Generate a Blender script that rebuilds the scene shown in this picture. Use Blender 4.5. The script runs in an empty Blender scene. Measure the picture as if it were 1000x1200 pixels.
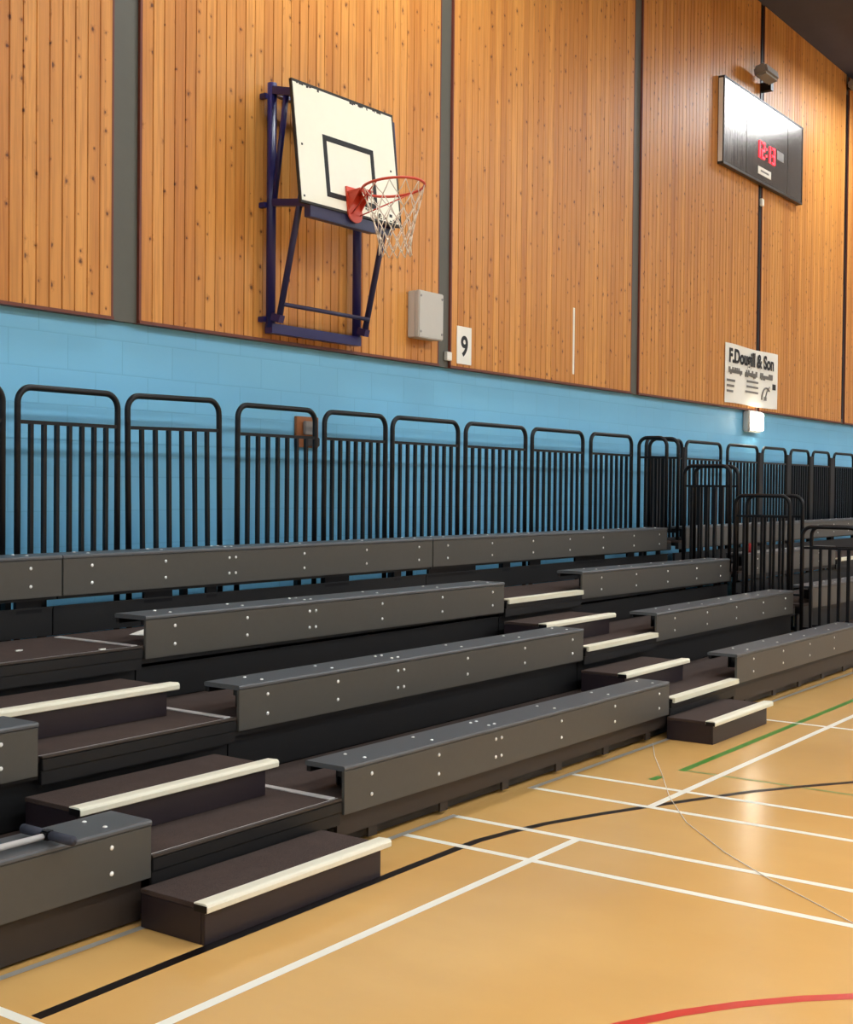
import bpy, bmesh, math, random
from mathutils import Vector, Matrix
random.seed(7)
S = bpy.context.scene
COL = S.collection
PI = math.pi

# ------------------------------------------------------------------ materials
def lin(c):
    out = []
    for v in c:
        v = v / 255.0
        out.append(v / 12.92 if v <= 0.04045 else ((v + 0.055) / 1.055) ** 2.4)
    return tuple(out) + (1.0,)

class NT:
    """small helper round a node tree"""
    def __init__(self, name):
        self.m = bpy.data.materials.new(name)
        self.m.use_nodes = True
        self.t = self.m.node_tree
        self.t.nodes.clear()
        self.out = self.n('ShaderNodeOutputMaterial')
        self.b = self.n('ShaderNodeBsdfPrincipled')
        self.t.links.new(self.b.outputs[0], self.out.inputs[0])
        self._tc = None
    def n(self, kind, **kw):
        nd = self.t.nodes.new(kind)
        for k, v in kw.items():
            setattr(nd, k, v)
        return nd
    def l(self, a, b):
        self.t.links.new(a, b)
    def tc(self):
        if not self._tc:
            self._tc = self.n('ShaderNodeTexCoord')
        return self._tc.outputs['Object']
    def math(self, op, a, b=None, c=None):
        nd = self.n('ShaderNodeMath', operation=op)
        for i, v in enumerate((a, b, c)):
            if v is None:
                continue
            if isinstance(v, (int, float)):
                nd.inputs[i].default_value = v
            else:
                self.l(v, nd.inputs[i])
        return nd.outputs[0]
    def mix(self, f, a, b, blend='MIX'):
        nd = self.n('ShaderNodeMix', data_type='RGBA', blend_type=blend)
        if isinstance(f, (int, float)):
            nd.inputs[0].default_value = f
        else:
            self.l(f, nd.inputs[0])
        for i, v in ((6, a), (7, b)):
            if isinstance(v, tuple):
                nd.inputs[i].default_value = v
            else:
                self.l(v, nd.inputs[i])
        return nd.outputs[2]
    def noise(self, scale, detail=3, vec=None, rough=.5):
        nd = self.n('ShaderNodeTexNoise')
        nd.inputs['Scale'].default_value = scale
        nd.inputs['Detail'].default_value = detail
        nd.inputs['Roughness'].default_value = rough
        self.l(vec if vec is not None else self.tc(), nd.inputs['Vector'])
        return nd.outputs['Fac']
    def mapping(self, scale=(1, 1, 1), vec=None, loc=(0, 0, 0)):
        nd = self.n('ShaderNodeMapping')
        nd.inputs['Scale'].default_value = scale
        nd.inputs['Location'].default_value = loc
        self.l(vec if vec is not None else self.tc(), nd.inputs['Vector'])
        return nd.outputs[0]
    def ramp(self, f, lo, hi, t0=0.0, t1=1.0):
        nd = self.n('ShaderNodeMapRange')
        nd.inputs[1].default_value = lo
        nd.inputs[2].default_value = hi
        nd.inputs[3].default_value = t0
        nd.inputs[4].default_value = t1
        self.l(f, nd.inputs[0])
        return nd.outputs[0]
    def bump(self, h, strength=.2, dist=.01):
        nd = self.n('ShaderNodeBump')
        nd.inputs['Strength'].default_value = strength
        nd.inputs['Distance'].default_value = dist
        self.l(h, nd.inputs['Height'])
        self.l(nd.outputs[0], self.b.inputs['Normal'])
    def base(self, v):
        if isinstance(v, tuple):
            self.b.inputs['Base Color'].default_value = v
        else:
            self.l(v, self.b.inputs['Base Color'])

def simple(name, rgb, rough=.5, metal=0.0, var=.12, nscale=12, bump=0.0, spec=.5):
    t = NT(name)
    c = lin(rgb)
    if var:
        lo = tuple(v * (1 - var) for v in c[:3]) + (1,)
        hi = tuple(min(1, v * (1 + var)) for v in c[:3]) + (1,)
        t.base(t.mix(t.noise(nscale, 4), lo, hi))
    else:
        t.base(c)
    t.b.inputs['Roughness'].default_value = rough
    t.b.inputs['Metallic'].default_value = metal
    t.b.inputs['Specular IOR Level'].default_value = spec
    if bump:
        t.bump(t.noise(nscale * 12, 2), bump, .003)
    return t.m

def emit(name, rgb, strength):
    t = NT(name)
    t.base(lin(rgb))
    t.b.inputs['Emission Color'].default_value = lin(rgb)
    t.b.inputs['Emission Strength'].default_value = strength
    return t.m

def make_wood(name, plank, light, mid, dark):
    t = NT(name)
    sep = t.n('ShaderNodeSeparateXYZ'); t.l(t.tc(), sep.inputs[0])
    oi = t.n('ShaderNodeObjectInfo')
    xi = t.math('DIVIDE', sep.outputs[0], plank)
    pid = t.math('ADD', t.math('FLOOR', xi), t.math('MULTIPLY', oi.outputs['Random'], 977.0))
    wn = t.n('ShaderNodeTexWhiteNoise', noise_dimensions='1D'); t.l(pid, wn.inputs['W'])
    rnd = wn.outputs['Value']
    # grain, shifted per plank
    cmb = t.n('ShaderNodeCombineXYZ')
    t.l(sep.outputs[0], cmb.inputs[0]); t.l(t.math('MULTIPLY', rnd, 53.0), cmb.inputs[1]); t.l(sep.outputs[2], cmb.inputs[2])
    g1 = t.noise(1.0, 4, t.mapping((46, 1, 1.6), cmb.outputs[0]), .6)
    g2 = t.noise(1.0, 2, t.mapping((7, 1, .45), cmb.outputs[0]))
    col = t.mix(t.ramp(rnd, 0, 1, .0, 1.0), lin(light), lin(mid))
    col = t.mix(t.ramp(g1, .42, .72, 0, .55), col, lin(dark))
    col = t.mix(t.ramp(g2, .35, .7, 0, .35), col, lin(light))
    # knots
    kv = t.n('ShaderNodeTexVoronoi', voronoi_dimensions='3D'); kv.inputs['Scale'].default_value = 1.0
    kv.voronoi_dimensions = '2D'
    c2 = t.n('ShaderNodeCombineXYZ')
    t.l(t.math('MULTIPLY', sep.outputs[0], 9.3), c2.inputs[0])
    t.l(t.math('MULTIPLY', t.math('ADD', sep.outputs[2], t.math('MULTIPLY', rnd, 53.0)), 7.4), c2.inputs[1])
    t.l(c2.outputs[0], kv.inputs['Vector'])
    kc = t.n('ShaderNodeSeparateColor'); t.l(kv.outputs['Color'], kc.inputs[0])
    pick = t.math('GREATER_THAN', kc.outputs[0], .70)
    size = t.ramp(kc.outputs[1], 0, 1, .03, .105)
    wob = t.noise(1.0, 2, t.mapping((60, 1, 45), cmb.outputs[0]))
    ring = t.math('DIVIDE', t.math('MULTIPLY', kv.outputs['Distance'], t.ramp(wob, .3, .7, .6, 1.5)), size)
    core = t.math('MULTIPLY', t.ramp(ring, .6, 1.25, 1, 0), pick)
    halo = t.math('MULTIPLY', t.ramp(ring, .8, 3.0, .6, 0), pick)
    col = t.mix(halo, col, lin(dark))
    col = t.mix(t.math('MULTIPLY', core, .85), col, lin((76, 38, 15)))
    t.base(col)
    t.b.inputs['Roughness'].default_value = .42
    t.b.inputs['Specular IOR Level'].default_value = .35
    t.bump(g1, .06, .002)
    return t.m

def make_floor():
    t = NT('sports_floor_vinyl')
    a = t.noise(.55, 5); b = t.noise(3.5, 5, t.mapping((1, .35, 1))); c = t.noise(60, 2)
    col = t.mix(t.ramp(a, .3, .7), lin((216, 165, 93)), lin((231, 182, 110)))
    col = t.mix(t.ramp(b, .40, .80, 0, .35), col, lin((212, 164, 98)))
    t.base(col)
    t.l(t.ramp(a, .3, .7, .15, .21), t.b.inputs['Roughness'])
    t.b.inputs['Specular IOR Level'].default_value = .45
    return t.m

def make_blocks():
    t = NT('painted_blockwork')
    br = t.n('ShaderNodeTexBrick')
    t.l(t.mapping((1, 1, 1), t.n('ShaderNodeTexCoord').outputs['Object']), br.inputs['Vector'])
    # wall lies in XZ: feed (x, z)
    sep = t.n('ShaderNodeSeparateXYZ'); t.l(t.tc(), sep.inputs[0])
    cmb = t.n('ShaderNodeCombineXYZ'); t.l(sep.outputs[0], cmb.inputs[0]); t.l(sep.outputs[2], cmb.inputs[1])
    t.l(cmb.outputs[0], br.inputs['Vector'])
    br.inputs['Scale'].default_value = 1.0
    br.inputs['Brick Width'].default_value = .45
    br.inputs['Row Height'].default_value = .225
    br.inputs['Mortar Size'].default_value = .006
    br.inputs['Mortar Smooth'].default_value = .6
    br.inputs['Color1'].default_value = lin((122, 195, 234))
    br.inputs['Color2'].default_value = lin((118, 191, 231))
    br.inputs['Mortar'].default_value = lin((110, 182, 222))
    n = t.noise(1.3, 4, t.mapping((.6, 1, 2.0)))
    col = t.mix(t.ramp(n, .35, .7, 0, .4), br.outputs['Color'], lin((126, 200, 236)))
    t.base(col)
    t.b.inputs['Roughness'].default_value = .45
    hgt = t.math('SUBTRACT', t.math('MULTIPLY', t.noise(55, 3), .25), br.outputs['Fac'])
    t.bump(hgt, .22, .003)
    return t.m

def make_brushed():
    t = NT('brushed_steel')
    sep = t.n('ShaderNodeSeparateXYZ'); t.l(t.tc(), sep.inputs[0])
    g = t.noise(1.0, 4, t.mapping((90, 1, 1.2)), .7)
    t.base(t.mix(g, lin((106, 99, 94)), lin((142, 134, 128))))
    t.b.inputs['Metallic'].default_value = .55
    t.l(t.ramp(g, .3, .7, .18, .27), t.b.inputs['Roughness'])
    t.bump(g, .05, .002)
    return t.m

def make_carpet():
    t = NT('brown_deck_carpet')
    n = t.noise(420, 2); m = t.noise(9, 4)
    col = t.mix(t.ramp(n, .35, .65), lin((55, 45, 41)), lin((82, 67, 61)))
    col = t.mix(t.ramp(m, .45, .75, 0, .3), col, lin((88, 74, 67)))
    t.base(col)
    t.b.inputs['Roughness'].default_value = .85
    t.b.inputs['Specular IOR Level'].default_value = .2
    t.bump(n, .4, .002)
    return t.m

M = {}
M['wood'] = make_wood('pine_boarding', .0997, (226, 160, 82), (198, 128, 58), (152, 84, 32))
M['floor'] = make_floor()
M['blue'] = make_blocks()
M['steel'] = make_brushed()
M['carpet'] = make_carpet()
M['redwood'] = simple('stained_edge_timber', (112, 52, 34), .5, var=.2)
M['column'] = simple('grey_painted_column', (90, 89, 80), .55, var=.06)
M['ceiling'] = simple('dark_ceiling_paint', (74, 76, 98), .9, var=.1, nscale=3)
M['plaster'] = simple('pale_plaster', (206, 212, 222), .8, var=.05, nscale=2)
M['bench'] = simple('grey_laminate_cool_lit', (84, 86, 88), .36, var=.06, nscale=30, bump=.05)  # seat tops: cool light from above is put into this grey
M['bench_front'] = simple('grey_panel_laminate', (80, 77, 71), .42, var=.06, nscale=30, bump=.05)
M['bolt'] = simple('zinc_bolt', (246, 244, 238), .3, metal=0, var=0)
M['black'] = simple('black_powder_coat', (11, 11, 14), .42, var=.15, spec=.35)
M['beam'] = simple('black_steel_frame', (15, 14, 15), .5, var=.2)
M['kick'] = simple('dark_brown_board', (47, 38, 32), .5, var=.12)
M['stepside'] = simple('step_board_cool_sheen', (40, 31, 36), .40, var=.12)  # purple tinge is the cool sheen of the sides, put into the colour
M['nosing'] = simple('cream_step_nosing', (238, 232, 208), .5, var=.04, nscale=40)
M['alu'] = simple('dull_aluminium', (206, 202, 198), .4, metal=.1, var=.08)
M['edge'] = simple('bronze_edge_trim', (62, 52, 44), .5, metal=0, var=.1)
M['navy'] = simple('navy_blue_paint', (36, 33, 92), .3, var=.1)
M['slate'] = simple('slate_blue_steel', (46, 46, 84), .4, var=.1)
M['boardface'] = simple('cream_backboard_paint', (244, 242, 222), .35, var=.02)
M['boarddark'] = simple('worn_black_edge', (44, 42, 38), .6, var=.35, nscale=25)
M['orange'] = simple('orange_red_paint', (214, 74, 46), .4, var=.08)
M['net'] = simple('white_net_cord', (232, 216, 196), .8, var=.06)
M['greybox'] = simple('light_grey_plastic', (198, 194, 184), .5, var=.03)
M['white'] = simple('white_card', (246, 243, 232), .6, var=.02)
M['ink'] = simple('black_ink', (26, 26, 26), .6, var=0)
M['greyink'] = simple('grey_ink', (120, 116, 110), .6, var=0)
M['darkhousing'] = simple('dark_housing', (52, 46, 42), .45, var=.1)
M['ply'] = simple('varnished_plywood', (160, 98, 52), .5, var=.2)
M['midgrey'] = simple('mid_grey_plastic', (146, 142, 138), .5, var=.06)
M['foam'] = simple('dark_foam_grip', (52, 54, 66), .75, var=.12, nscale=60, bump=.15)
M['cupred'] = simple('red_paper_cup', (206, 70, 74), .5, var=.05)
M['cable'] = simple('grey_cord', (232, 222, 204), .6, var=.05)
M['wline'] = simple('white_court_paint', (250, 244, 226), .3, var=.03, nscale=5)
M['greyline'] = simple('grey_court_paint', (172, 164, 150), .35, var=.12, nscale=6)  # back boundary line, greyer than the other white lines
M['kline'] = simple('black_court_paint', (20, 14, 13), .3, var=.1, spec=.25)
M['gline'] = simple('green_court_paint', (70, 138, 44), .3, var=.1)
M['gline2'] = simple('worn_green_court_paint', (150, 148, 72), .3, var=.15)
M['rline'] = simple('red_court_paint', (214, 56, 40), .3, var=.06)
M['led'] = emit('red_led', (255, 40, 56), 2.6)
M['lampglow'] = emit('lamp_diffuser', (246, 252, 255), 19.0)
M['emergency'] = emit('emergency_diffuser', (255, 248, 232), 24.0)

# ------------------------------------------------------------------ mesh helpers
class MB:
    def __init__(self):
        self.bm = bmesh.new()
    def box(self, x0, x1, y0, y1, z0, z1, bev=0.0, mat=None):
        t = bmesh.new()
        bmesh.ops.create_cube(t, size=1.0)
        for v in t.verts:
            v.co = Vector((x0 + (v.co.x + .5) * (x1 - x0), y0 + (v.co.y + .5) * (y1 - y0), z0 + (v.co.z + .5) * (z1 - z0)))
        if bev:
            bmesh.ops.bevel(t, geom=t.edges[:], offset=bev, segments=2, affect='EDGES', clamp_overlap=True)
        if mat is not None:
            bmesh.ops.transform(t, matrix=mat, verts=t.verts)
        self._merge(t)
        return self
    def prism(self, poly, axis, a, b):
        """poly of 2-D points swept along axis from a to b ('x': poly is (y,z); 'y': (x,z); 'z': (x,y))"""
        def mk(p, s):
            return {'x': (s, p[0], p[1]), 'y': (p[0], s, p[1]), 'z': (p[0], p[1], s)}[axis]
        t = bmesh.new()
        va = [t.verts.new(mk(p, a)) for p in poly]
        vb = [t.verts.new(mk(p, b)) for p in poly]
        n = len(poly)
        t.faces.new(va); t.faces.new(list(reversed(vb)))
        for i in range(n):
            t.faces.new((va[i], vb[i], vb[(i + 1) % n], va[(i + 1) % n]))
        bmesh.ops.recalc_face_normals(t, faces=t.faces)
        self._merge(t)
        return self
    def tube(self, pts, r, seg=10, closed=False, square=False):
        pts = [Vector(p) for p in pts]
        n = len(pts)
        t = bmesh.new()
        rings = []
        up = None
        for i in range(n):
            if closed:
                d = (pts[(i + 1) % n] - pts[i - 1]).normalized()
            else:
                d = (pts[min(i + 1, n - 1)] - pts[max(i - 1, 0)]).normalized()
            if up is None:
                ref = Vector((0, 0, 1)) if abs(d.z) < .9 else Vector((0, 1, 0))
                up = (ref - d * ref.dot(d)).normalized()
            else:
                up = (up - d * up.dot(d)).normalized()
            side = d.cross(up)
            ring = []
            k = 4 if square else seg
            for j in range(k):
                a = 2 * PI * j / k + (PI / 4 if square else 0)
                rr = r * (math.sqrt(2) if square else 1)
                ring.append(t.verts.new(pts[i] + (up * math.cos(a) + side * math.sin(a)) * rr))
            rings.append(ring)
        k = len(rings[0])
        for i in range(n if closed else n - 1):
            A, B = rings[i], rings[(i + 1) % n]
            for j in range(k):
                t.faces.new((A[j], A[(j + 1) % k], B[(j + 1) % k], B[j]))
        if not closed:
            t.faces.new(list(reversed(rings[0]))); t.faces.new(rings[-1])
        bmesh.ops.recalc_face_normals(t, faces=t.faces)
        for f in t.faces:
            f.smooth = not square
        self._merge(t)
        return self
    def lathe(self, prof, seg=24, mat=None):
        """prof: (radius, z) list"""
        t = bmesh.new()
        rings = []
        for r, z in prof:
            rings.append([t.verts.new((r * math.cos(2 * PI * j / seg), r * math.sin(2 * PI * j / seg), z)) for j in range(seg)])
        for A, B in zip(rings, rings[1:]):
            for j in range(seg):
                f = t.faces.new((A[j], A[(j + 1) % seg], B[(j + 1) % seg], B[j])); f.smooth = True
        t.faces.new(list(reversed(rings[0]))); t.faces.new(rings[-1])
        bmesh.ops.recalc_face_normals(t, faces=t.faces)
        if mat is not None:
            bmesh.ops.transform(t, matrix=mat, verts=t.verts)
        self._merge(t)
        return self
    def _merge(self, t):
        me = bpy.data.meshes.new('tmp'); t.to_mesh(me); t.free()
        self.bm.from_mesh(me); bpy.data.meshes.remove(me)
    def build(self, name, mat, parent=None, label=None, rel=True):
        """coordinates are world coordinates; they are re-based on the parent's world origin"""
        me = bpy.data.meshes.new(name)
        if parent is not None and rel:
            bmesh.ops.translate(self.bm, vec=-wloc(parent), verts=self.bm.verts)
        self.bm.to_mesh(me); self.bm.free()
        me.materials.append(mat)
        o = bpy.data.objects.new(name, me)
        COL.objects.link(o)
        if parent is not None:
            o.parent = parent
        if label:
            o['label'] = label
        return o

def wloc(o):
    v = Vector((0, 0, 0))
    while o is not None:
        v += o.location; o = o.parent
    return v

def thing(name, label, cat, loc, group=None):
    o = bpy.data.objects.new(name, None)
    o.empty_display_size = .2
    o.location = loc
    COL.objects.link(o)
    o['label'] = label; o['category'] = cat
    if group:
        o['group'] = group
    return o

def tag(o, label, cat, group=None):
    o['label'] = label; o['category'] = cat
    if group:
        o['group'] = group
    return o

def struct(o, label=None):
    o['kind'] = 'structure'
    if label:
        o['label'] = label
    return o

def inst(src, parent, loc, rot=(0, 0, 0)):
    c = src.copy()
    COL.objects.link(c)
    c.parent = parent
    c.location = Vector(loc) - wloc(parent)
    c.rotation_euler = rot
    return c

def text_mesh(body, size, mat, name, parent, origin, ex, uz, depth=.002, bold=0.0, align='LEFT', sx=1.0, label=None):
    """flat lettering lying in the plane spanned by ex (reading direction) and uz (up)"""
    cu = bpy.data.curves.new(name, 'FONT')
    cu.body = body; cu.size = size; cu.extrude = depth; cu.offset = bold; cu.align_x = align
    tmp = bpy.data.objects.new('tmp_text', cu)
    COL.objects.link(tmp)
    dg = bpy.context.evaluated_depsgraph_get()
    me = bpy.data.meshes.new_from_object(tmp.evaluated_get(dg))
    bpy.data.objects.remove(tmp); bpy.data.curves.remove(cu)
    ex = Vector(ex).normalized(); uz = Vector(uz).normalized(); nn = ex.cross(uz)
    base = Vector(origin) - wloc(parent)
    for v in me.vertices:
        c = v.co
        v.co = base + ex * c.x * sx + uz * c.y + nn * c.z
    me.materials.clear(); me.materials.append(mat)
    me.name = name
    o = bpy.data.objects.new(name, me)
    COL.objects.link(o)
    o.parent = parent
    if label:
        o['label'] = label
    return o

# ------------------------------------------------------------------ the hall
XL, XR, YN, YB, ZC = -7.0, 34.0, -15.0, 6.66, 8.35
YW = 6.60                       # face of the timber boarding
floor = struct(MB().box(XL, XR, YN, YB, -.10, 0).build('floor', M['floor']), 'tan sprung sports hall floor with painted court lines')
struct(MB().box(XL, XR, YB, YB + .2, -.1, ZC + .1).build('wall_back', M['blue']), 'pale blue painted blockwork wall behind the seating')
struct(MB().box(XL - .2, XL, YN, YB, -.1, ZC).build('wall_left', M['plaster']))
struct(MB().box(XR, XR + .2, YN, YB, -.1, ZC).build('wall_right', M['plaster']))
struct(MB().box(XL, XR, YN - .2, YN, -.1, ZC).build('wall_front', M['plaster']))
struct(MB().box(XL, XR, YN, YB, ZC, ZC + .1).build('ceiling', M['ceiling']), 'dark flat ceiling above the timber wall')

# timber bays: vertical boards with open grooves between them
WZ = 2.845
DW = .030                      # thickness of the boarding; the columns stand just behind its face
starts = [-1.3, 2.23, 5.958, 9.635, 13.43, 17.136, 20.83, 24.5, 28.2]
ends = [1.97, 5.702, 9.422, 13.21, 16.98, 20.65, 24.3, 28.0, 31.7]
tn = 1
for x0, x1 in zip(starts, ends):
    n = round((x1 - x0) / .0997)
    w = (x1 - x0) / n
    poly = [(0, DW)]
    g, d = .005, .010
    for i in range(n):
        a, b = i * w, (i + 1) * w
        poly.append((a + (g if i else 0), 0))
        poly.append((b - (g if i < n - 1 else 0), 0))
        if i < n - 1:
            poly.append((b - g * .45, d)); poly.append((b + g * .45, d))
    poly.append((n * w, DW))
    o = MB().prism(poly, 'z', 0, ZC - WZ).build('trim_%d' % tn, M['wood'])
    o.location = (x0, YW, WZ)
    struct(o, 'vertical knotty pine boarding on the upper wall'); tn += 1
    # dark stained edge strips of the bay
    o = MB().box(x0 - .02, x0, YW - .004, YW + DW, WZ, ZC).box(x1, x1 + .015, YW - .002, YW + DW, WZ, ZC)
    o.box(x0 - .02, x1 + .015, YW - .012, YB - .001, WZ - .021, WZ)
    struct(o.build('trim_%d' % tn, M['redwood']), 'dark red-brown edging strip round a timber bay'); tn += 1
for x1, x0 in zip(ends[:-1], starts[1:]):
    struct(MB().box(x1 + .016, x0 - .021, YW + .018, YB - .001, WZ - .02, ZC).build('trim_%d' % tn, M['column']), 'grey painted column strip between timber bays'); tn += 1

# ---- painted court lines: parts of the floor
def line_mesh(name, pts, w, mat, z, label=None):
    pts = [Vector((x, y)) for x, y in pts]
    bm = bmesh.new()
    L, R = [], []
    for i, p in enumerate(pts):
        d = (pts[min(i + 1, len(pts) - 1)] - pts[max(i - 1, 0)]).normalized()
        nrm = Vector((-d.y, d.x)) * w / 2
        L.append(bm.verts.new((p.x + nrm.x, p.y + nrm.y, z))); R.append(bm.verts.new((p.x - nrm.x, p.y - nrm.y, z)))
    for i in range(len(pts) - 1):
        bm.faces.new((R[i], R[i + 1], L[i + 1], L[i]))
    me = bpy.data.meshes.new(name); bm.to_mesh(me); bm.free()
    me.materials.append(mat)
    o = bpy.data.objects.new(name, me); COL.objects.link(o); o.parent = floor
    o['kind'] = 'structure'
    if label:
        o['label'] = label
    return o

YC = 3.10; YG = 3.85
A0 = 5.232; B0 = A0 + .46; C0 = B0 + .815; D0 = C0 + .46; E0 = D0 + 2.57; F0 = A0 - 2.57
zl = .0010
for x, y1 in ((A0, YG + .02), (B0, YG + .02), (C0, YG + .02), (D0, YG + .02)):
    line_mesh('white_court_line', [(x, -2.5), (x, y1)], .046, M['wline'], zl, 'white side line of a badminton court')
line_mesh('white_court_line', [(E0, -1.6), (E0, YC + .75)], .046, M['wline'], zl)
line_mesh('white_court_line', [(F0, -1.6), (F0, YC + .75)], .046, M['wline'], zl)
zl = .0016
line_mesh('white_court_line', [(-1.0, YC), (B0 + .02, YC)], .046, M['wline'], zl, 'white long service line of the nearer badminton court')
line_mesh('white_court_line', [(C0 - .02, YC), (13.2, YC)], .046, M['wline'], zl, 'white long service line of the farther badminton court')
line_mesh('white_court_line', [(-1.0, YG), (B0 + .02, YG)], .036, M['greyline'], zl)
line_mesh('white_court_line', [(C0 - .02, YG), (13.2, YG)], .036, M['greyline'], zl)
zl = .0006
line_mesh('black_court_line', [(2.70, 3.475), (3.3, 3.484), (4.2, 3.488), (4.94, 3.488), (5.2, 3.487), (5.37, 3.482), (5.6, 3.44), (5.86, 3.378), (6.18, 3.258), (6.5, 3.12), (6.8, 2.985),
                               (7.19, 2.80), (7.52, 2.60), (7.84, 2.38), (8.2, 2.07), (8.5, 1.73), (8.8, 1.3), (9.0, .8), (9.1, .2)], .05, M['kline'], zl, 'black basketball arc line curving away from the seating')
zl = .0004
line_mesh('green_court_line', [(7.47, 3.345), (14.0, 3.33)], .05, M['gline'], zl, 'green court line beside the farther seating')
line_mesh('green_court_line', [(7.13, 3.385), (7.25, 3.382)], .05, M['gline'], zl, 'short green dash near the cord')
line_mesh('green_court_line', [(7.495, 3.32), (7.50, 2.75), (7.49, 2.2), (7.49, -1)], .04, M['gline2'], zl, 'worn green line crossing the court')
cx, cy, rr = 2.826, -.104, 2.2307
line_mesh('red_court_line', [(cx + rr * math.cos(a), cy + rr * math.sin(a)) for a in [math.radians(100 - 6 * i) for i in range(40)]], .05, M['rline'], .0008, 'red curved court line in the near corner')

# ------------------------------------------------------------------ telescopic seating
Y1, DY = 3.87, .69
DZ = .309
def deckz(k): return .265 + DZ * (k - 1)          # k = 1..4
def frontY(k): return Y1 + DY * (k - 1)
def seatz(k): return .418 + DZ * (k - 1)
ROWN = {1: 'lowest', 2: 'second', 3: 'third', 4: 'top'}
PH = .2327                                           # height of a seat's front panel
BACK = 6.40

bolt_src = None
def bolt_mesh():
    me = bpy.data.meshes.new('bolt')
    t = MB().lathe([(.0100, 0), (.0096, .002), (.0070, .0045), (.003, .0055)], 10)
    t.bm.to_mesh(me); t.bm.free()
    me.materials.append(M['bolt'])
    return me
BOLT = bolt_mesh()

def add_bolt(parent, loc, rot):
    o = bpy.data.objects.new('bolt', BOLT)
    COL.objects.link(o); o.parent = parent
    o.location = Vector(loc) - wloc(parent); o.rotation_euler = rot

BX_MID = [5.0, 5.576, 6.135, 6.195, 6.881, 7.587, 8.255]
BX_RIGHT = [8.655, 9.325, 10.008, 10.681, 11.349, 12.02, 12.62]
BX_LEFT = [.55, 1.2, 1.9, 2.62, 3.36, 3.95, 4.57]
BX_FAR = [13.65, 14.32, 15.0, 15.67, 16.35, 17.0, 17.67, 18.35, 19.0, 19.67, 20.35, 21.0, 21.67]

def bench(k, x0, x1, bxs, label, dz0=0.0, dz1=0.0, bolts=True):
    y, z = frontY(k), seatz(k)
    r = thing('bench', label, 'bench', ((x0 + x1) / 2, y + .12, deckz(k)), 'grey benches of the telescopic seating')
    L = x1 - x0
    def zz(x): return dz0 + (dz1 - dz0) * (x - x0) / L
    def sheared(m):
        for v in m.bm.verts:
            v.co.z += zz(v.co.x)
        return m
    # seat board with a rounded front nose
    prof = [(y + .003, z - .024), (y - .002, z - .018), (y - .002, z - .008), (y + .001, z - .002), (y + .008, z),
            (y + .242, z), (y + .247, z - .004), (y + .248, z - .012), (y + .246, z - .024)]
    sheared(MB().prism(prof, 'x', x0, x1)).build('seat_board', M['bench'], r)
    sheared(MB().box(x0 + .001, x1 - .001, y, y + .018, z - PH, z - .0245, .002)).build('front_panel', M['bench_front'], r)
    sheared(MB().box(x0 + .004, x1 - .004, y + .0185, y + .045, z - .052, z - .0245).box(x0 + .004, x1 - .004, y + .215, y + .24, z - .052, z - .0245)).build('under_rail', M['beam'], r)
    done = []
    for bx in bxs:
        if bx < x0 + .05 or bx > x1 - .05:
            continue
        if not done or bx - done[-1] > .2:
            m = MB().box(bx - .02, bx + .03, y + .0185, y + .0285, deckz(k) + .001, z - .053)
            m.box(bx - .02, bx + .03, y + .20, y + .21, deckz(k) + .001, z - .053)
            m.box(bx - .003, bx + .003, y + .03, y + .20, deckz(k) + .001, z - .053)
            sheared(m).build('bracket', M['beam'], r)
            done.append(bx)
        if bolts:
            zf = z + zz(bx)
            for zo in (-.067, -.168):
                add_bolt(r, (bx, y - .0005, zf + zo), (PI / 2, 0, 0))
            for yo in (.062, .185):
                add_bolt(r, (bx + .02, y + yo, zf - .0005), (0, 0, 0))
    return r

LEFT_AISLE = (3.566, 4.77)
RIGHT_AISLE = (8.42, 9.657)
BAYS = [('left', .2, 4.765), ('middle', 4.775, 8.435), ('right', 8.445, 12.965), ('far', 13.15, 24.0)]
BAYDESC = {'left': 'left of the step-through by the pull handle', 'middle': 'between the two stepped aisles',
           'right': 'right of the farther aisle', 'far': 'beyond the end guard rails'}

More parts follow.
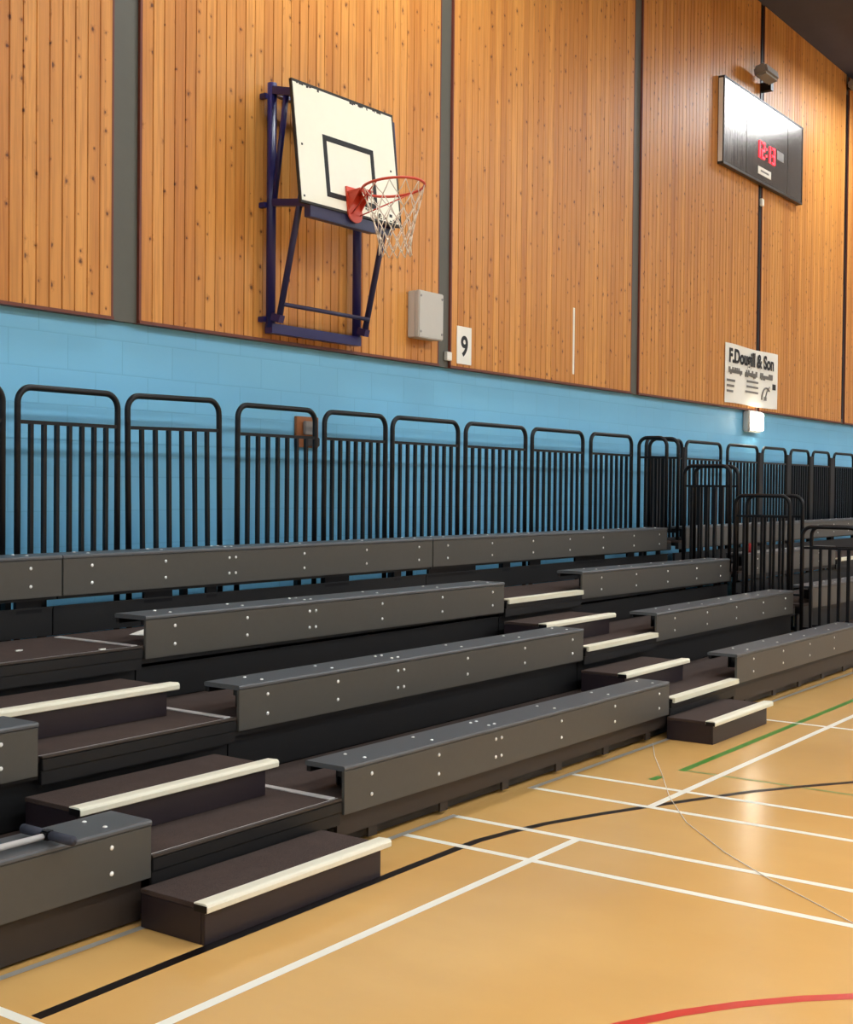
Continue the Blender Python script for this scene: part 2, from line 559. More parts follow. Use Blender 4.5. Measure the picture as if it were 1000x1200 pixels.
def tier(k, bay, x0, x1):
    y0 = frontY(k); y1 = frontY(k + 1) if k < 4 else BACK
    z = deckz(k)
    lab = {'left': 'brown carpeted seating deck of the %s row in the nearest section',
           'middle': 'brown carpeted seating deck of the %s row behind the long benches between aisles',
           'right': 'brown carpeted seating deck of the %s row from farther aisle to guard rails',
           'far': 'brown carpeted seating deck of the %s row beyond the end guard rails'}[bay] % ROWN[k]
    r = thing('seating_tier', lab, 'seating deck', ((x0 + x1) / 2, (y0 + y1) / 2, 0), 'decks of the telescopic seating')
    aisle = None
    if bay == 'left': aisle = (LEFT_AISLE[0] + .004, x1)
    if bay == 'right': aisle = (x0, RIGHT_AISLE[1] - .004)
    if bay == 'far': aisle = (16.35, 17.55)
    if k == 4: aisle = None
    yr = y1 - .002
    if k < 4:
        yr = y1 + .05
    MB().box(x0, x1, y0 + .022, yr, z - .028, z).build('carpet_deck', M['carpet'], r)
    # slim fascia under the bench, full-depth fascia across the aisle
    f = MB().box(x0, x1, y0 + .022, y0 + .06, z - (.098 if k > 1 else .075), z - .0285)
    if aisle:
        a0, a1 = aisle
        f.box(a0, a1, y0 - .004, y0 + .0215, z - .062, z - .012, .003)
        f.box(a0, a1, y0 + .004, y0 + .0215, z - .125, z - .063, .003)
    f.build('fascia', M['beam'], r)
    if aisle:
        a0, a1 = aisle
        if bay == 'left':
            MB().box(a0, a1, y0 - .005, y0 + .0215, z - .0075, z + .002, .001).build('deck_edge', M['edge'], r)
            MB().box(a0, a1, y0 + .0218, y0 + .026, z + .0003, z + .002).build('edge_trim', M['alu'], r)
        else:
            MB().box(a0 + .01, a1 - .01, y0 - .028, y0 + .05, z + .0005, z + .012, .003).box(a0 + .01, a1 - .01, y0 - .028, y0 - .0065, z - .025, z + .0005, .003).build('nosing', M['nosing'], r, 'cream step nosing on the deck edge')
    if bay == 'left':
        MB().box(x1 - .052, x1 - .008, y0 + .03, y1 - .02, z + .0005, z + .006, .002).build('joint_strip', M['alu'], r, 'aluminium strip across the deck joint')
    # front board (lowest row) or lower riser beam
    if k == 1:
        segs = [(x0, x1)]
        if aisle and bay == 'left':
            segs = [(x0, aisle[0] - .03)]
        if aisle and bay == 'right':
            segs = [(aisle[1] + .03, x1)]
        m = MB()
        for s0, s1 in segs:
            zk = .014 if bay == 'left' else .072
            m.box(s0, s1, y0 + .032, y0 + .05, zk, z - .0762)
            xx = s0 + .25
            while xx < s1 - .2 and bay != 'left':
                m.box(xx, xx + .07, y0 + .036, y0 + .05, .022, zk + .0002)
                xx += .62
        m.build('kickboard', M['kick'], r)
        m = MB().box(x0, x1, y0 + .085, y0 + .11, .012, z - .0762)
        m.build('riser', M['beam'], r)
    else:
        zb = deckz(k - 1)
        top = {2: .205, 3: .184, 4: .166}[k]
        m = MB().box(x0, x1, y0 + .062, y0 + .09, zb + .002, zb + top)
        m.box(x0, x1, y0 + .056, y0 + .0619, zb + top - .008, zb + top + .002)
        if aisle:
            m.box(aisle[0], aisle[1], y0 + .064, y0 + .084, zb + top, z - .0286)
        m.build('riser', M['beam'], r)
    # supports: cross beams under the deck and wheeled legs down to the floor
    nleg = max(3, int((x1 - x0) / 1.2) + 1)
    for i in range(nleg):
        xl = x0 + .12 + (x1 - x0 - .24) * i / (nleg - 1)
        m = MB().box(xl - .02, xl + .02, y0 + .0605, y1 - .03, z - .068, z - .0285)
        m.box(xl - .02, xl + .02, y0 + .30, y0 + .34, .05, z - .068)
        m.box(xl - .025, xl + .025, y0 + .20, y0 + .44, .03, .07)
        wm = Matrix.Translation((xl, y0 + .24, .025)) @ Matrix.Rotation(PI / 2, 4, 'Y')
        m.lathe([(.025, -.012), (.025, .012)], 14, wm)
        wm = Matrix.Translation((xl, y0 + .40, .025)) @ Matrix.Rotation(PI / 2, 4, 'Y')
        m.lathe([(.025, -.012), (.025, .012)], 14, wm)
        m.build('support_leg', M['beam'], r)
    # hanging bracket blocks in the slot below the top benches
    if k == 4:
        for a, b in ((4.52, 4.693), (5.457, 5.691), (5.99, 6.083), (7.183, 7.458), (8.016, 8.105), (8.474, 9.163), (9.60, 9.72), (10.05, 10.246), (10.9, 11.5), (12.0, 12.15)):
            if a > x0 and b < x1:
                MB().box(a, b, y0 + .061, y0 + .0615, z - .17, z - .0285).box(a, b, y0 + .0621, y0 + .08, z - .14, z - .099).build('hanger_bracket', M['black'], r)
    # black board added to stand in for the shade under the middle rows
    if k in (2, 3) and bay != 'far':
        MB().box(x0, x1, y1 - .09, y1 - .07, .08, z - .07).build('shade_board', M['black'], r)
    return r

for bay, x0, x1 in BAYS:
    for k in (1, 2, 3, 4):
        tier(k, bay, x0, x1)

# benches
bench(1, .25, 3.566, BX_LEFT, 'short near end of the lowest grey bench, with the pull handle lying on it', 0, -.006)
bench(2, .25, 3.551, BX_LEFT, 'grey bench end at the left frame edge, one row above the pull handle')
bench(4, .25, 4.785, BX_LEFT, 'top-row grey bench at far left, ending at a joint above the near aisle')
bench(1, 4.787, 8.42, BX_MID, 'long lowest grey bench between the two stepped aisles', -.003, -.022)
bench(2, 4.786, 8.42, BX_MID, 'long second-row grey bench between the two stepped aisles', .008, -.006)
bench(3, 4.786, 8.42, BX_MID, 'long third-row grey bench between the two stepped aisles', .008, -.008)
bench(4, 4.793, 8.44, BX_MID, 'long top-row grey bench between the joints, below the backboard', 0, 0)
bench(1, 9.66, 12.85, BX_RIGHT, 'lowest grey bench right of the farther aisle, nearest the green line', .045, .03)
bench(2, 9.66, 12.85, BX_RIGHT, 'second-row grey bench right of the farther aisle', .016, .01)
bench(3, 9.66, 12.87, BX_RIGHT, 'third-row grey bench right of the farther aisle', .014, -.005)
bench(4, 8.45, 12.81, BX_RIGHT, 'top-row grey bench running past the farther aisle to the guard rails', 0, -.008)
bench(2, 13.4, 16.3, BX_FAR, 'second-row grey bench seen through the end guard rails', .02, .0)
bench(3, 13.35, 16.3, BX_FAR, 'third-row grey bench behind the guard rails, with the red cup', .03, .02)
bench(4, 13.3, 23.8, BX_FAR, 'top-row grey bench beyond the guard rails at the right edge', -.01, 0)

# aisle steps
def step(k, x0, x1, y0, over, label):
    zb = 0.0 if k == 0 else deckz(k)
    y1 = frontY(k + 1) - (.012 if k == 0 else .012)
    zt = zb + .156
    r = thing('aisle_step', label, 'step', ((x0 + x1) / 2, (y0 + y1) / 2, zb), 'box steps in the aisles')
    zb += .001
    m = MB().box(x0, x1, y0, y0 + .018, zb, zt - .02, .002).box(x0, x0 + .018, y0 + .0185, y1, zb, zt - .02, .002)
    m.box(x1 - .018, x1, y0 + .0185, y1, zb, zt - .02, .002)
    m.build('step_box', M['stepside'], r)
    MB().box(x0 - .002, x1 + .002, y0 + .055, y1, zt - .0195, zt, .002).build('step_tread', M['carpet'], r)
    prof = [(y0 - .018, zt - .026), (y0 - .012, zt - .030), (y0 - .004, zt - .030), (y0 - .004, zt - .0192), (y0 + .054, zt - .0192),
            (y0 + .054, zt + .004), (y0 - .004, zt + .007), (y0 - .014, zt + .003), (y0 - .019, zt - .006)]
    MB().prism(prof, 'x', x0 - .004, x1 + over).build('nosing', M['nosing'], r, 'cream anti-slip nosing')
    MB().box(x0 - .0065, x0 - .0045, y0 - .016, y0 + .052, zt - .028, zt - .001).build('end_cap', M['black'], r)
    return r
step(0, 3.50, 4.60, 3.505, .055, 'dark brown box step on the floor of the near aisle, cream edge')
step(1, 3.475, 4.60, 4.205, .075, 'dark brown box step with cream edge behind the pull handle')
step(2, 3.50, 4.60, 4.885, .07, 'uppermost cream-edged box step of the near aisle, at left frame edge')
step(0, 8.36, 9.37, 3.515, .085, 'small box step on the floor of the farther aisle beside the green line')
step(1, 8.37, 9.37, 4.195, .09, 'middle cream-edged box step of the farther aisle')
step(2, 8.40, 9.44, 4.875, .08, 'uppermost cream-edged box step of the farther aisle')

# ------------------------------------------------------------------ guard rails along the back
def hoop_pts(w, z0, z1, rc):
    pts = [(0, 0, z0), (0, 0, z1 - rc)]
    for i in range(1, 9):
        a = PI - PI / 2 * i / 8
        pts.append((rc + rc * math.cos(a), 0, z1 - rc + rc * math.sin(a)))
    for i in range(0, 9):
        a = PI / 2 - PI / 2 * i / 8
        pts.append((w - rc + rc * math.cos(a), 0, z1 - rc + rc * math.sin(a)))
    pts.append((w, 0, z0))
    return pts

def guard(label, cat, base, w, ang, z0, ztop, zmid, zbar, nb, lean=0.0, rpost=.020, group=None, feet=True):
    r = thing('guard_rail', label, cat, base, group)
    r.rotation_euler = (0, lean, ang)
    def lb(m, name):
        return m.build(name, M['black'], r, rel=False)
    lb(MB().tube(hoop_pts(w, z0, ztop, .095), rpost, 10), 'hoop_frame')
    lb(MB().box(.015, w - .015, -.011, .011, zmid - .011, zmid + .011), 'mid_rail')
    lb(MB().box(.015, w - .015, -.011, .011, zbar - .022, zbar), 'bottom_rail')
    bar = None
    for i in range(nb):
        x = w * (i + 1) / (nb + 1)
        if bar is None:
            bar = lb(MB().box(-.0125, .0125, -.0125, .0125, zbar, zmid - .011), 'bar')
            bar.location.x = x
        else:
            c = bar.copy(); COL.objects.link(c); c.parent = r; c.location = (x, 0, 0)
    return r

YF = 6.42
fx = [(3.85, 4.735, 7, 0), (4.84, 5.605, 7, 0), (5.725, 6.555, 6, -.017), (6.705, 7.55, 7, 0), (7.66, 8.435, 7, 0), (8.53, 9.495, 8, 0), (9.617, 10.65, 8, 0),
      (10.773, 11.79, 8, 0), (11.963, 12.90, 7, 0), (13.27, 14.225, 8, 0), (14.334, 15.388, 8, 0), (15.606, 16.63, 8, 0), (16.81, 17.692, 7, 0),
      (17.889, 18.644, 7, 0), (18.818, 19.56, 7, 0), (19.788, 20.73, 8, 0), (20.86, 21.8, 8, 0)]
ORD = ['cut by the left frame edge', 'first complete one from the left', 'leaning slightly, second complete one from the left', 'in front of the wooden socket board',
       'just right of the wooden socket board', 'fifth complete one from the left', 'sixth complete one from the left', 'seventh complete one from the left', 'last one before the end guard rails',
       'behind the doubled end guard rails', 'first one clear of the end guard rails', 'under the emergency light, just right of it', 'third from right frame edge group, past the light',
       'fourth one past the end guard rails', 'fifth one past the end guard rails', 'cut by the right frame edge', 'just outside the right frame edge']
ORD[12] = 'third one past the end guard rails'
ORD[11] = 'second one past the end guard rails'
for gi, ((x0, x1, nb, lean), d) in enumerate(zip(fx[:-1], ORD)):
    gr = guard('black hoop-topped guard rail along the back, ' + d, 'guard rail', (x0, YF, 0), x1 - x0, 0, 0.001, 2.323, 2.116, 1.17, nb, lean, group='guard rails along the back of the seating')
    if gi == 9 or 11 <= gi < 16:
        w_ = x1 - x0; gap = fx[gi + 1][0] - x1
        MB().box(w_ + .022, w_ + gap - .022, -.02, .02, .001, 2.25, .004).build('support_post', M['black'], gr, rel=False)

# end guards, one per row, on both sides of the gap between banks
def endguards(X, side, widths):
    for k, (ya, yb) in widths.items():
        z = deckz(k)
        guard('black hoop-topped end guard on the %s row, %s of the gap' % (ROWN[k], side), 'guard rail', (X, ya, z + .001), yb - ya, PI / 2, 0, 1.118, .905, .10, 5 if k < 4 else 3,
              group='end guard rails between the seating banks')
endguards(12.925, 'near side', {1: (3.93, 4.50), 2: (4.64, 5.22), 3: (5.28, 5.80), 4: (6.01, 6.34)})
endguards(13.20, 'far side', {1: (3.93, 4.50), 2: (4.60, 5.20), 3: (5.31, 5.80), 4: (6.0, 6.345)})

# ------------------------------------------------------------------ basketball goal
g = thing('basketball_goal', 'wall-mounted basketball goal with cream backboard, orange ring and navy frame', 'basketball goal', (7.67, YW, 2.86))
# wall frame
XA, XB, YP = 7.16, 8.18, 6.53
fr = MB()
fr.tube([(XA, YP, 4.72), (XA, YP, 2.92)], .036, 14)
fr.tube([(XB, YP, 4.72), (XB, YP, 2.92)], .036, 14)
fr.tube([(XA - .02, YP, 2.915), (XB + .02, YP, 2.915)], .036, square=True)
fr.tube([(XA, YP, 4.66), (XB, YP, 4.66)], .025, square=True)
fr.build('wall_frame', M['navy'], g)
for zz in (4.62, 3.82, 2.98):
    for xx, s in ((XA, -1), (XB, 1)):
        xa, xb = sorted((xx + s * .03, xx + s * .065))
        MB().box(xa, xb, YP + .01, YW - .001, zz - .02, zz + .02, .004).build('wall_clamp', M['navy'], g)
# carrier arms
tilt = .105
ob = Vector((7.59, 6.09, 3.775))
rl = .014
ex = Vector((math.cos(rl), 0, 0)) + Vector((0, math.sin(tilt), math.cos(tilt))) * math.sin(rl)
up = Vector((0, math.sin(tilt), math.cos(tilt)))
ex = ex.normalized(); up = (up - ex * up.dot(ex)).normalized()
nn = ex.cross(up)                      # points out of the board towards the hall
if nn.y > 0: nn = -nn
for xx in (XA, XB):
    MB().tube([(xx, YP - .02, 4.665), (xx, 6.235, 4.60)], .028, square=True).build('support_arm', M['navy'], g)
    MB().tube([(xx, YP - .02, 3.84), (xx, 6.17, 3.80)], .026, square=True).build('support_arm', M['navy'], g)
    MB().tube([(xx, 6.39, 4.62), (xx, 6.50, 3.86)], .022, 10).build('brace', M['navy'], g)
    MB().tube([(xx, 6.445, 2.985), (xx, 6.24, 3.86), (xx, 6.19, 4.05)], .024, 10).build('strut', M['slate'], g)
    MB().tube([(xx, YP - .03, 3.0), (xx, 6.42, 2.975)], .028, square=True).build('hinge_lug', M['navy'], g)
    MB().tube([(xx, 6.205, 4.62), (xx, 6.13, 3.79)], .022, square=True).build('carrier_rail', M['slate'], g)
MB().tube([(XA, 6.405, 3.085), (XB, 6.405, 3.085)], .016, 10).build('cross_bar', M['slate'], g)
MB().box(7.10, 7.86, 6.10, 6.16, 3.685, 3.775, .004).build('cross_beam', M['slate'], g)
# backboard
def onb(u, v, d=0.0):
    return ob + ex * u + up * v + nn * d
def board_box(m, u0, u1, v0, v1, d0, d1):
    t = Matrix.Translation(ob) @ Matrix((ex, up, nn)).transposed().to_4x4()
    m.box(u0, u1, v0, v1, d0, d1, 0, t)
    return m
MB().tube([(7.84, 6.14, 3.72), (8.18, 6.22, 3.76)], .026, square=True).build('beam_link', M['slate'], g)
bb = board_box(MB(), -.6, .6, 0, .895, -.024, 0).build('backboard', M['boarddark'], g, 'backboard with worn black edges')
face = MB()
board_box(face, -.592, .578, .018, .873, .0002, .002)
face.build('painted_face', M['boardface'], bb, 'cream painted face')
sq = MB()
for u0, u1, v0, v1 in ((-.305, .30, .508, .55), (-.305, .30, .09, .13), (-.305, -.262, .13, .508), (.258, .30, .13, .508)):
    board_box(sq, u0, u1, v0, v1, .0022, .0035)
sq.build('target_square', M['ink'], bb, 'black painted target rectangle')
# edge wear where the black coating has chipped the face
wear = MB()
for i in range(34):
    u = random.uniform(-.58, .57); a = random.uniform(.006, .03); b = random.uniform(.004, .018)
    if u < -.3 or u > .0:
        board_box(wear, u, u + a, .873 - b, .8735, .0021, .0026)
for i in range(26):
    u, v = (random.uniform(.30, .575), random.uniform(.018, .06)) if i < 16 else (random.uniform(.11, .27), random.uniform(.06, .10))
    board_box(wear, u, u + random.uniform(.01, .04), v, v + random.uniform(.008, .03), .0021, .0027)
wear.build('chipped_edge', M['boarddark'], bb, 'chipped paint along the edges')
for u, v in ((-.545, .427), (-.565, .05), (.51, .43), (.53, .06)):
    s = MB(); board_box(s, u - .007, u + .007, v - .007, v + .007, .0021, .006)
    s.build('bolt_head', M['ink'], bb)
# ring bracket
rz = 3.953
rcx, rcy, RT = 7.635, 5.76, .117
outv = Vector((0, -math.cos(RT), math.sin(RT)))
def plate_poly(w, top, bot):
    p = [(-w, top), (w, top), (w, bot + w * .8)]
    for i in range(1, 8):
        a = -PI * i / 8
        p.append((w * math.cos(a), bot + w * .8 + w * .8 * math.sin(a)))
    p.append((-w, bot + w * .8))
    return p
rb = MB()
T = Matrix.Translation(ob) @ Matrix((ex, up, nn)).transposed().to_4x4()
tmp = MB().prism([(u, v) for u, v in plate_poly(.085, .205, -.06)], 'z', .003, .014)
bmesh.ops.transform(tmp.bm, matrix=T, verts=tmp.bm.verts)
plate = tmp.build('ring_bracket', M['orange'], g, 'orange-red ring bracket with rounded bottom')
hb = MB()
board_box(hb, -.078, .078, .155, .167, .0142, .135)
for s in (-1, 1):
    tmp2 = MB().prism([(.0142, .16), (.125, .155), (.0142, .03)], 'x', s * .07 - .004, s * .07 + .004)
    for v in tmp2.bm.verts:
        c = v.co.copy(); v.co = T @ Vector((c.x, c.z, c.y))
    me = bpy.data.meshes.new('t'); tmp2.bm.to_mesh(me); hb.bm.from_mesh(me); bpy.data.meshes.remove(me); tmp2.bm.free()
hb.build('gusset', M['orange'], g)
ringpts = []
for i in range(48):
    a = 2 * PI * i / 48
    ringpts.append(Vector((rcx, rcy, rz)) + Vector((math.cos(a), 0, 0)) * .232 + outv * math.sin(a) * .232)
ring = MB().tube(ringpts, .010, 10, closed=True)
ring.build('ring', M['orange'], g, 'orange-red steel ring')
for s in (-1, 1):
    e = Vector((rcx, rcy, rz)) + Vector((s * math.cos(.1), 0, 0)) * .232 + outv * .03
    MB().tube([onb(s * .05, .0, .016), e], .005, 8).build('stay_rod', M['orange'], g)
# net: diamond mesh of cords
net = MB()
rows = [(0, .232), (.085, .205), (.17, .178), (.255, .152), (.34, .13), (.425, .118), (.49, .122)]
NS = 12
def npt(row, j, half):
    d, r = rows[row]
    a = 2 * PI * (j + (.5 if half else 0)) / NS
    blend = max(0, 1 - row / 2.0)
    o_ = Vector((rcx, rcy, rz)) + Vector((math.cos(a), 0, 0)) * r
    t1 = outv * math.sin(a) * r
    t2 = Vector((0, -1, 0)) * math.sin(a) * r
    return o_ + t1 * blend + t2 * (1 - blend) + Vector((0.003 * row, -.002 * row, -d - .008))
for rI in range(len(rows) - 1):
    for j in range(NS):
        h = rI % 2 == 1
        p = npt(rI, j, h)
        for jj in ((j, j - 1) if not h else (j, j + 1)):
            q = npt(rI + 1, jj % NS, not h)
            mid = (p + q) / 2 + Vector((random.uniform(-.006, .006), random.uniform(-.006, .006), -.004))
            net.tube([p, mid, q], .0036, 5)
net.build('net', M['net'], g, 'white cord net')

# ------------------------------------------------------------------ scoreboard
sb = thing('scoreboard', 'wide brushed steel scoreboard showing red time digits high on the timber wall', 'scoreboard', (16.95, YW, 5.87))
sx0, sx1, sz0, sz1 = 15.58, 18.46, 5.885, 6.995
sy = 6.522
MB().box(sx0, sx1, sy + .02, YW - .001, sz0 + .005, sz1 - .005, .006).build('housing', M['darkhousing'], sb)
for i, (a, b) in enumerate(((sx0 + .012, 16.33), (16.345, 17.86), (17.875, sx1 - .012))):
    MB().box(a, b, sy, sy + .0198, sz0 + .03, sz1 - .02, .003).build('steel_panel', M['steel'], sb)
fr = MB().box(sx0 - .012, sx0 + .010, sy - .008, YW - .002, sz0, sz1).box(sx1 - .010, sx1 + .012, sy - .008, YW - .002, sz0, sz1)
fr.box(sx0 + .0101, sx1 - .0101, sy - .008, sy + .0195, sz0, sz0 + .0295).box(sx0 + .0101, sx1 - .0101, sy - .008, sy + .0195, sz1 - .0195, sz1)
fr.build('frame', M['darkhousing'], sb)
MB().box(sx0 - .02, sx0 - .0125, sy + .01, YW - .012, sz0 + .03, sz1 - .03).build('end_plate', M['white'], sb, 'pale end plate')
SEG = {'1': 'bc', '2': 'abged', '3': 'abgcd', '8': 'abcdefg'}
def digit(ch, x, z, w, h, t):
    m = MB()
    y0, y1 = sy - .012, sy - .001
    hh = h / 2
    S_ = {'a': (x, x + w, z + h - t, z + h), 'd': (x, x + w, z, z + t), 'g': (x, x + w, z + hh - t / 2, z + hh + t / 2),
          'f': (x, x + t, z + hh, z + h), 'b': (x + w - t, x + w, z + hh, z + h), 'e': (x, x + t, z, z + hh), 'c': (x + w - t, x + w, z, z + hh)}
    for s in SEG[ch]:
        a, b, c, d = S_[s]
        e = .006
        m.box(a + e, b - e, y0, y1, c + e, d - e)
    return m
for ch, x in zip('1213', (16.70, 16.87, 17.08, 17.25)):
    digit(ch, x, 6.215, .115, .235, .036).build('digit', M['led'], sb, 'red lit digit')
MB().box(17.025, 17.05, sy - .012, sy - .001, 6.27, 6.295).box(17.025, 17.05, sy - .012, sy - .001, 6.36, 6.385).build('colon', M['led'], sb)
lb = MB().box(16.755, 17.225, sy - .006, sy - .0005, 6.0, 6.10).build('maker_plate', M['white'], sb, 'small white plate below the digits')
MB().box(16.84, 17.14, sy - .0075, sy - .0062, 6.038, 6.062).build('lettering', M['greyink'], lb)
MB().box(17.45, 17.70, sy - .006, sy - .0005, 6.33, 6.45).build('label_plate', M['midgrey'], sb, 'faint grey label plate')

pb = thing('wall_speaker', 'small grey box fixed on the dark column above the scoreboard', 'wall box', (16.75, YB, 7.25))
m = Matrix.Translation((16.76, 6.42, 7.30)) @ Matrix.Rotation(-.25, 4, 'X')
MB().box(-.25, .22, -.09, .09, -.075, .075, .03, m).build('body', M['midgrey'], pb)
MB().box(17.0, 17.09, 6.45, YW + .017, 7.16, 7.27).build('bracket', M['black'], pb)
pb2 = thing('wall_speaker', 'small grey box near the ceiling at the right frame edge', 'wall box', (20.75, YB, 8.1))
MB().box(20.55, 21.0, 6.36, 6.55, 8.10, 8.24, .03).build('body', M['midgrey'], pb2)
MB().box(20.70, 20.78, 6.5505, YW + .017, 8.13, 8.21).build('bracket', M['black'], pb2)
cd = thing('cable_conduit', 'dark cable conduit running down the column past the scoreboard', 'conduit', (17.06, YB - .013, 2.9))
MB().box(17.03, 17.10, YW + .001, YW + .0175, 2.9, ZC - .01, .004).build('pipe', M['black'], cd)
MB().box(17.03, 17.11, YW - .04, YW + .0005, 5.62, 5.72, .008).build('junction_box', M['white'], cd, 'small white junction box')
cd2 = thing('cable_conduit', 'dark conduit in the column gap at the right frame edge', 'conduit', (20.74, YB - .013, 2.9))
MB().box(20.70, 20.77, YW + .001, YW + .0175, 2.9, 8.05, .004).build('pipe', M['black'], cd2)

# ------------------------------------------------------------------ banner
bn = thing('banner', 'white advertising banner with black heading on the timber wall above the emergency light', 'banner', (16.83, YW, 2.88))
bx0, bx1, bz0, bz1 = 15.89, 17.77, 2.885, 3.655
me = MB()
tb = bmesh.new()
NX = 16
vs = []
for i in range(NX + 1):
    for j in range(2):
        u = i / NX
        vs.append(tb.verts.new((bx0 + (bx1 - bx0) * u, 6.585 - .006 * math.sin(u * 9.0), bz0 + (bz1 - bz0) * j + .006 * math.sin(u * 7 + j))))
for i in range(NX):
    tb.faces.new((vs[2 * i], vs[2 * i + 2], vs[2 * i + 3], vs[2 * i + 1]))
ret = bmesh.ops.extrude_face_region(tb, geom=tb.faces[:])
bmesh.ops.translate(tb, vec=(0, .004, 0), verts=[v for v in ret['geom'] if isinstance(v, bmesh.types.BMVert)])
bmesh.ops.recalc_face_normals(tb, faces=tb.faces)
me._merge(tb)
me.build('sheet', M['white'], bn)
X_, Z_ = (1, 0, 0), (0, 0, 1)
yb_ = 6.574
def btxt(body, size, x, z, mat='ink', bold=0.0, sx=1.0):
    return text_mesh(body, size, M[mat], 'lettering', bn, (x, yb_, z), X_, Z_, .001, bold, 'LEFT', sx)
btxt('F.Dougill & Son', .25, 15.99, 3.42, 'ink', .009, 1.03)
for a, b in ((15.99, 16.40), (16.55, 16.97), (17.10, 17.52)):
    m = MB()
    x = a
    while x < b:
        w_ = random.uniform(.025, .05); h_ = random.choice((.045, .045, .075))
        m.box(x, x + w_ + .008, yb_ - .001, yb_ + .003, 3.28 - (.02 if h_ < .06 and random.random() < .3 else 0), 3.28 + h_)
        x += w_
    m.build('script_word', M['greyink'], bn)
for i, z in enumerate((3.165, 3.095, 3.025)):
    MB().box(15.93, 16.20 - .03 * i, yb_ - .001, yb_ + .003, z, z + .028).build('small_print', M['greyink'], bn)
for i, z in enumerate((3.195, 3.125, 3.055)):
    MB().box(16.62 - .05 * (i == 2), 17.02, yb_ - .001, yb_ + .003, z, z + .026).build('small_print', M['greyink'], bn)
dr = MB()
arc = [(17.16 + .17 * (1 - math.cos(a)), yb_, 2.99 + .17 * math.sin(a)) for a in [PI * i / 14 for i in range(11)]]
dr.tube(arc, .012, 6)
dr.tube([(17.28, yb_, 3.0), (17.34, yb_, 3.10), (17.44, yb_, 3.18)], .008, 6)
dr.box(17.24, 17.34, yb_ - .001, yb_ + .003, 2.985, 3.035)
dr.build('drawing', M['greyink'], bn, 'grey line drawing')
MB().box(17.56, 17.68, yb_ - .001, yb_ + .003, 3.15, 3.23).build('drawing_accent', M['ink'], bn)

el = thing('emergency_light', 'lit square white emergency light on the blue wall below the banner', 'emergency light', (16.9, YB, 2.55))
MB().box(16.68, 17.16, 6.56, YB - .001, 2.535, 2.825, .02).build('housing', M['greybox'], el)
MB().box(16.74, 17.14, 6.53, 6.5598, 2.56, 2.80, .014).build('diffuser', M['emergency'], el, 'glowing white diffuser')

# electrical box, number card, socket box, tape, socket board
eb = thing('electrical_box', 'light grey electrical box on the timber wall beside the grey column', 'electrical box', (9.15, YW, 3.03))
MB().box(8.965, 9.32, 6.515, YW - .001, 3.03, 3.43, .008).build('enclosure', M['greybox'], eb)
MB().box(8.96, 9.325, 6.47, 6.5145, 3.028, 3.432, .008).build('lid', M['greybox'], eb)
for xx in (8.985, 9.30):
    for zz in (3.08, 3.385):
        m = Matrix.Translation((xx, 6.4695, zz)) @ Matrix.Rotation(PI / 2, 4, 'X')
        MB().lathe([(.011, 0), (.011, .004)], 12, m).build('lid_screw', M['midgrey'], eb)
nc = thing('number_card', 'white card with black number 9 on the timber wall', 'number card', (9.83, YW, 2.875))
MB().box(9.715, 9.948, YW - .012, YW - .004, 2.872, 3.213).build('card', M['white'], nc)
text_mesh('9', .25, M['ink'], 'numeral', nc, (9.832, YW - .013, 2.952), X_, Z_, .001, .006, 'CENTER', .95)
sk = thing('socket_box', 'tiny white socket box at the foot of the grey column by the 9 card', 'socket box', (9.59, YB - .012, 2.88))
MB().box(9.545, 9.625, 6.585, YW + .0175, 2.885, 2.965, .006).build('body', M['greybox'], sk)
MB().box(9.549, 9.621, 6.58, 6.5848, 2.889, 2.961).build('cover', M['white'], sk)
tp = tag(MB().box(11.872, 11.908, YW - .004, YW - .0005, 2.94, 3.63).build('tape_strip', M['white']), 'narrow white tape strip stuck vertically on the timber wall', 'tape')
wbd = thing('socket_board', 'square wooden board with grey socket on the blue wall behind the rails', 'socket board', (7.70, YB, 2.05))
MB().box(7.58, 7.84, 6.632, YB - .001, 2.05, 2.29, .003).build('backing_board', M['ply'], wbd)
MB().box(7.65, 7.80, 6.60, 6.6318, 2.15, 2.255, .006).build('socket', M['midgrey'], wbd)
MB().box(7.67, 7.83, 6.605, 6.6318, 2.06, 2.13, .006).build('switch_box', M['darkhousing'], wbd)

# ------------------------------------------------------------------ small things on the seating
ph = thing('pull_handle', 'grey steel T-shaped pull handle with dark foam grips lying on the near bench', 'pull handle', (2.6, 3.93, .44))
MB().tube([(1.3, 3.955, .437), (3.10, 3.935, .437)], .0125, 12).build('rod', M['alu'], ph)
MB().box(3.085, 3.125, 3.91, 3.955, .422, .458, .006).build('tee_joint', M['black'], ph)
MB().tube([(3.105, 3.957, .441), (3.105, 4.075, .441)], .0185, 14).build('grip', M['foam'], ph)
MB().tube([(3.105, 3.908, .441), (3.105, 3.785, .441)], .0185, 14).build('grip', M['foam'], ph)
cup = thing('paper_cup', 'red paper cup standing on a bench behind the end guard rails', 'cup', (13.66, 5.36, seatz(3) + .029))
MB().lathe([(.030, .0), (.043, .095), (.044, .098), (.041, .098), (.040, .09)], 20).build('cup_body', M['cupred'], cup, rel=False)
scrap = MB().prism([(5.066, 5.693), (5.335, 5.854), (5.40, 5.64), (5.125, 5.49)], 'z', deckz(3) + .002, deckz(3) + .0045)
tag(scrap.build('paper_sheet', M['white']), 'white paper sheet lying on the deck under the end of the third-row bench', 'paper')
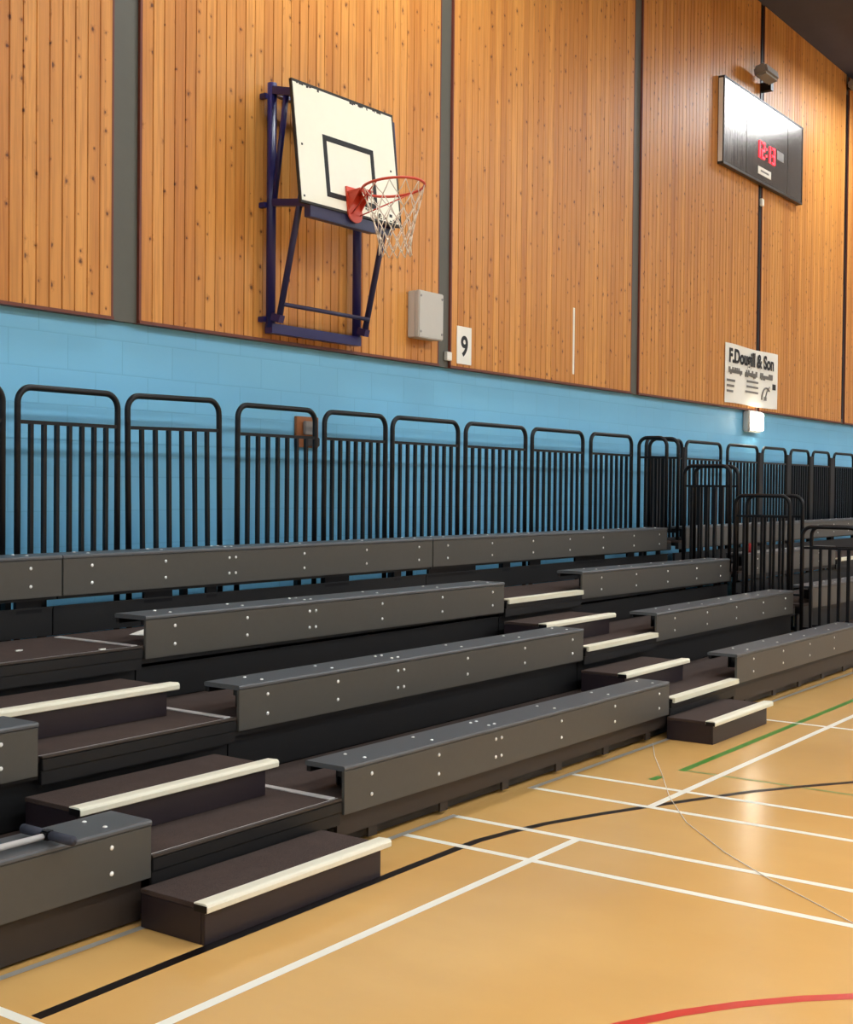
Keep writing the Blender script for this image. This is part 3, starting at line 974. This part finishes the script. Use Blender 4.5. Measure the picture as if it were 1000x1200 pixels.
for x, y, lab in ((4.215, 5.57, 'tiny white paper scrap in the middle of the third-row deck, left frame edge'), (4.52, 5.285, 'tiny white paper scrap at the front edge of the third-row deck')):
    sc = MB().prism([(x - .022, y - .008), (x + .006, y - .013), (x + .025, y + .003), (x + .008, y + .013), (x - .018, y + .009)], 'z', deckz(3) + .0025, deckz(3) + .008)
    tag(sc.build('paper_scrap', M['white']), lab, 'paper scrap', 'paper scraps on the deck')
cb = MB().tube([(8.14, 3.86, .0045), (7.75, 3.66, .0045), (7.357, 3.43, .0045), (6.776, 3.104, .0045), (6.312, 2.793, .0045), (5.907, 2.413, .0045), (5.635, 2.097, .0045), (5.257, 1.598, .0045), (4.9, 1.1, .0045)], .0024, 6)
tag(cb.build('cord', M['cable']), 'thin pale grey cord lying across the court from under the seating', 'cord')

# ------------------------------------------------------------------ lamps
spots = [(-4.0 + 12.0 * i, 5.1) for i in range(3)] + [(-2.2 + 6.0 * i, y) for y in (-1.6, -7.8) for i in range(6)]
lamp = None
for x, y in spots:
    if lamp is None:
        lamp = thing('ceiling_lamp', 'long white hall lamp hanging below the dark ceiling', 'ceiling lamp', (x, y, 7.9), 'hall lamps below the ceiling')
        MB().box(x - 1.55, x + 1.55, y - .58, y + .58, 7.92, 8.02, .01).build('housing', M['greybox'], lamp)
        MB().box(x - 1.5, x + 1.5, y - .54, y + .54, 7.90, 7.9195).build('diffuser', M['lampglow'], lamp)
        MB().tube([(x, y, 8.02), (x, y, ZC)], .015, 8).build('stem', M['midgrey'], lamp)
    else:
        r = lamp.copy(); COL.objects.link(r); r.location = (x, y, 7.9)
        r.scale.y = .7 if y > 0 else 1.0
        for ch in list(lamp.children):
            c = ch.copy(); COL.objects.link(c); c.parent = r
lamp.scale.y = .7

w = bpy.data.worlds.new('hall_world'); S.world = w
w.use_nodes = True
w.node_tree.nodes['Background'].inputs[0].default_value = (1, .95, .88, 1)
w.node_tree.nodes['Background'].inputs[1].default_value = .02

# ------------------------------------------------------------------ camera
f, yaw, pitch, roll, h = 1516.55, .952508, -.0198543, .00999724, 1.756426
cam = bpy.data.cameras.new('camera')
cam.sensor_fit = 'HORIZONTAL'; cam.sensor_width = 36.0
cam.lens = f / 1000.0 * 36.0
cam.clip_start = .05; cam.clip_end = 200
co = bpy.data.objects.new('camera', cam); COL.objects.link(co)
fw = Vector((math.sin(yaw) * math.cos(pitch), math.cos(yaw) * math.cos(pitch), math.sin(pitch)))
rt = Vector((math.cos(yaw), -math.sin(yaw), 0)); upv = rt.cross(fw)
r2 = rt * math.cos(roll) + upv * math.sin(roll); u2 = -rt * math.sin(roll) + upv * math.cos(roll)
mm = Matrix((r2, u2, -fw)).transposed().to_4x4(); mm.translation = Vector((0, 0, h))
co.matrix_world = mm
S.camera = co
vs_ = S.view_settings
vs_.view_transform = 'Standard'; vs_.look = 'None'; vs_.gamma = 1.0; vs_.use_curve_mapping = False
vs_.exposure = 0.40
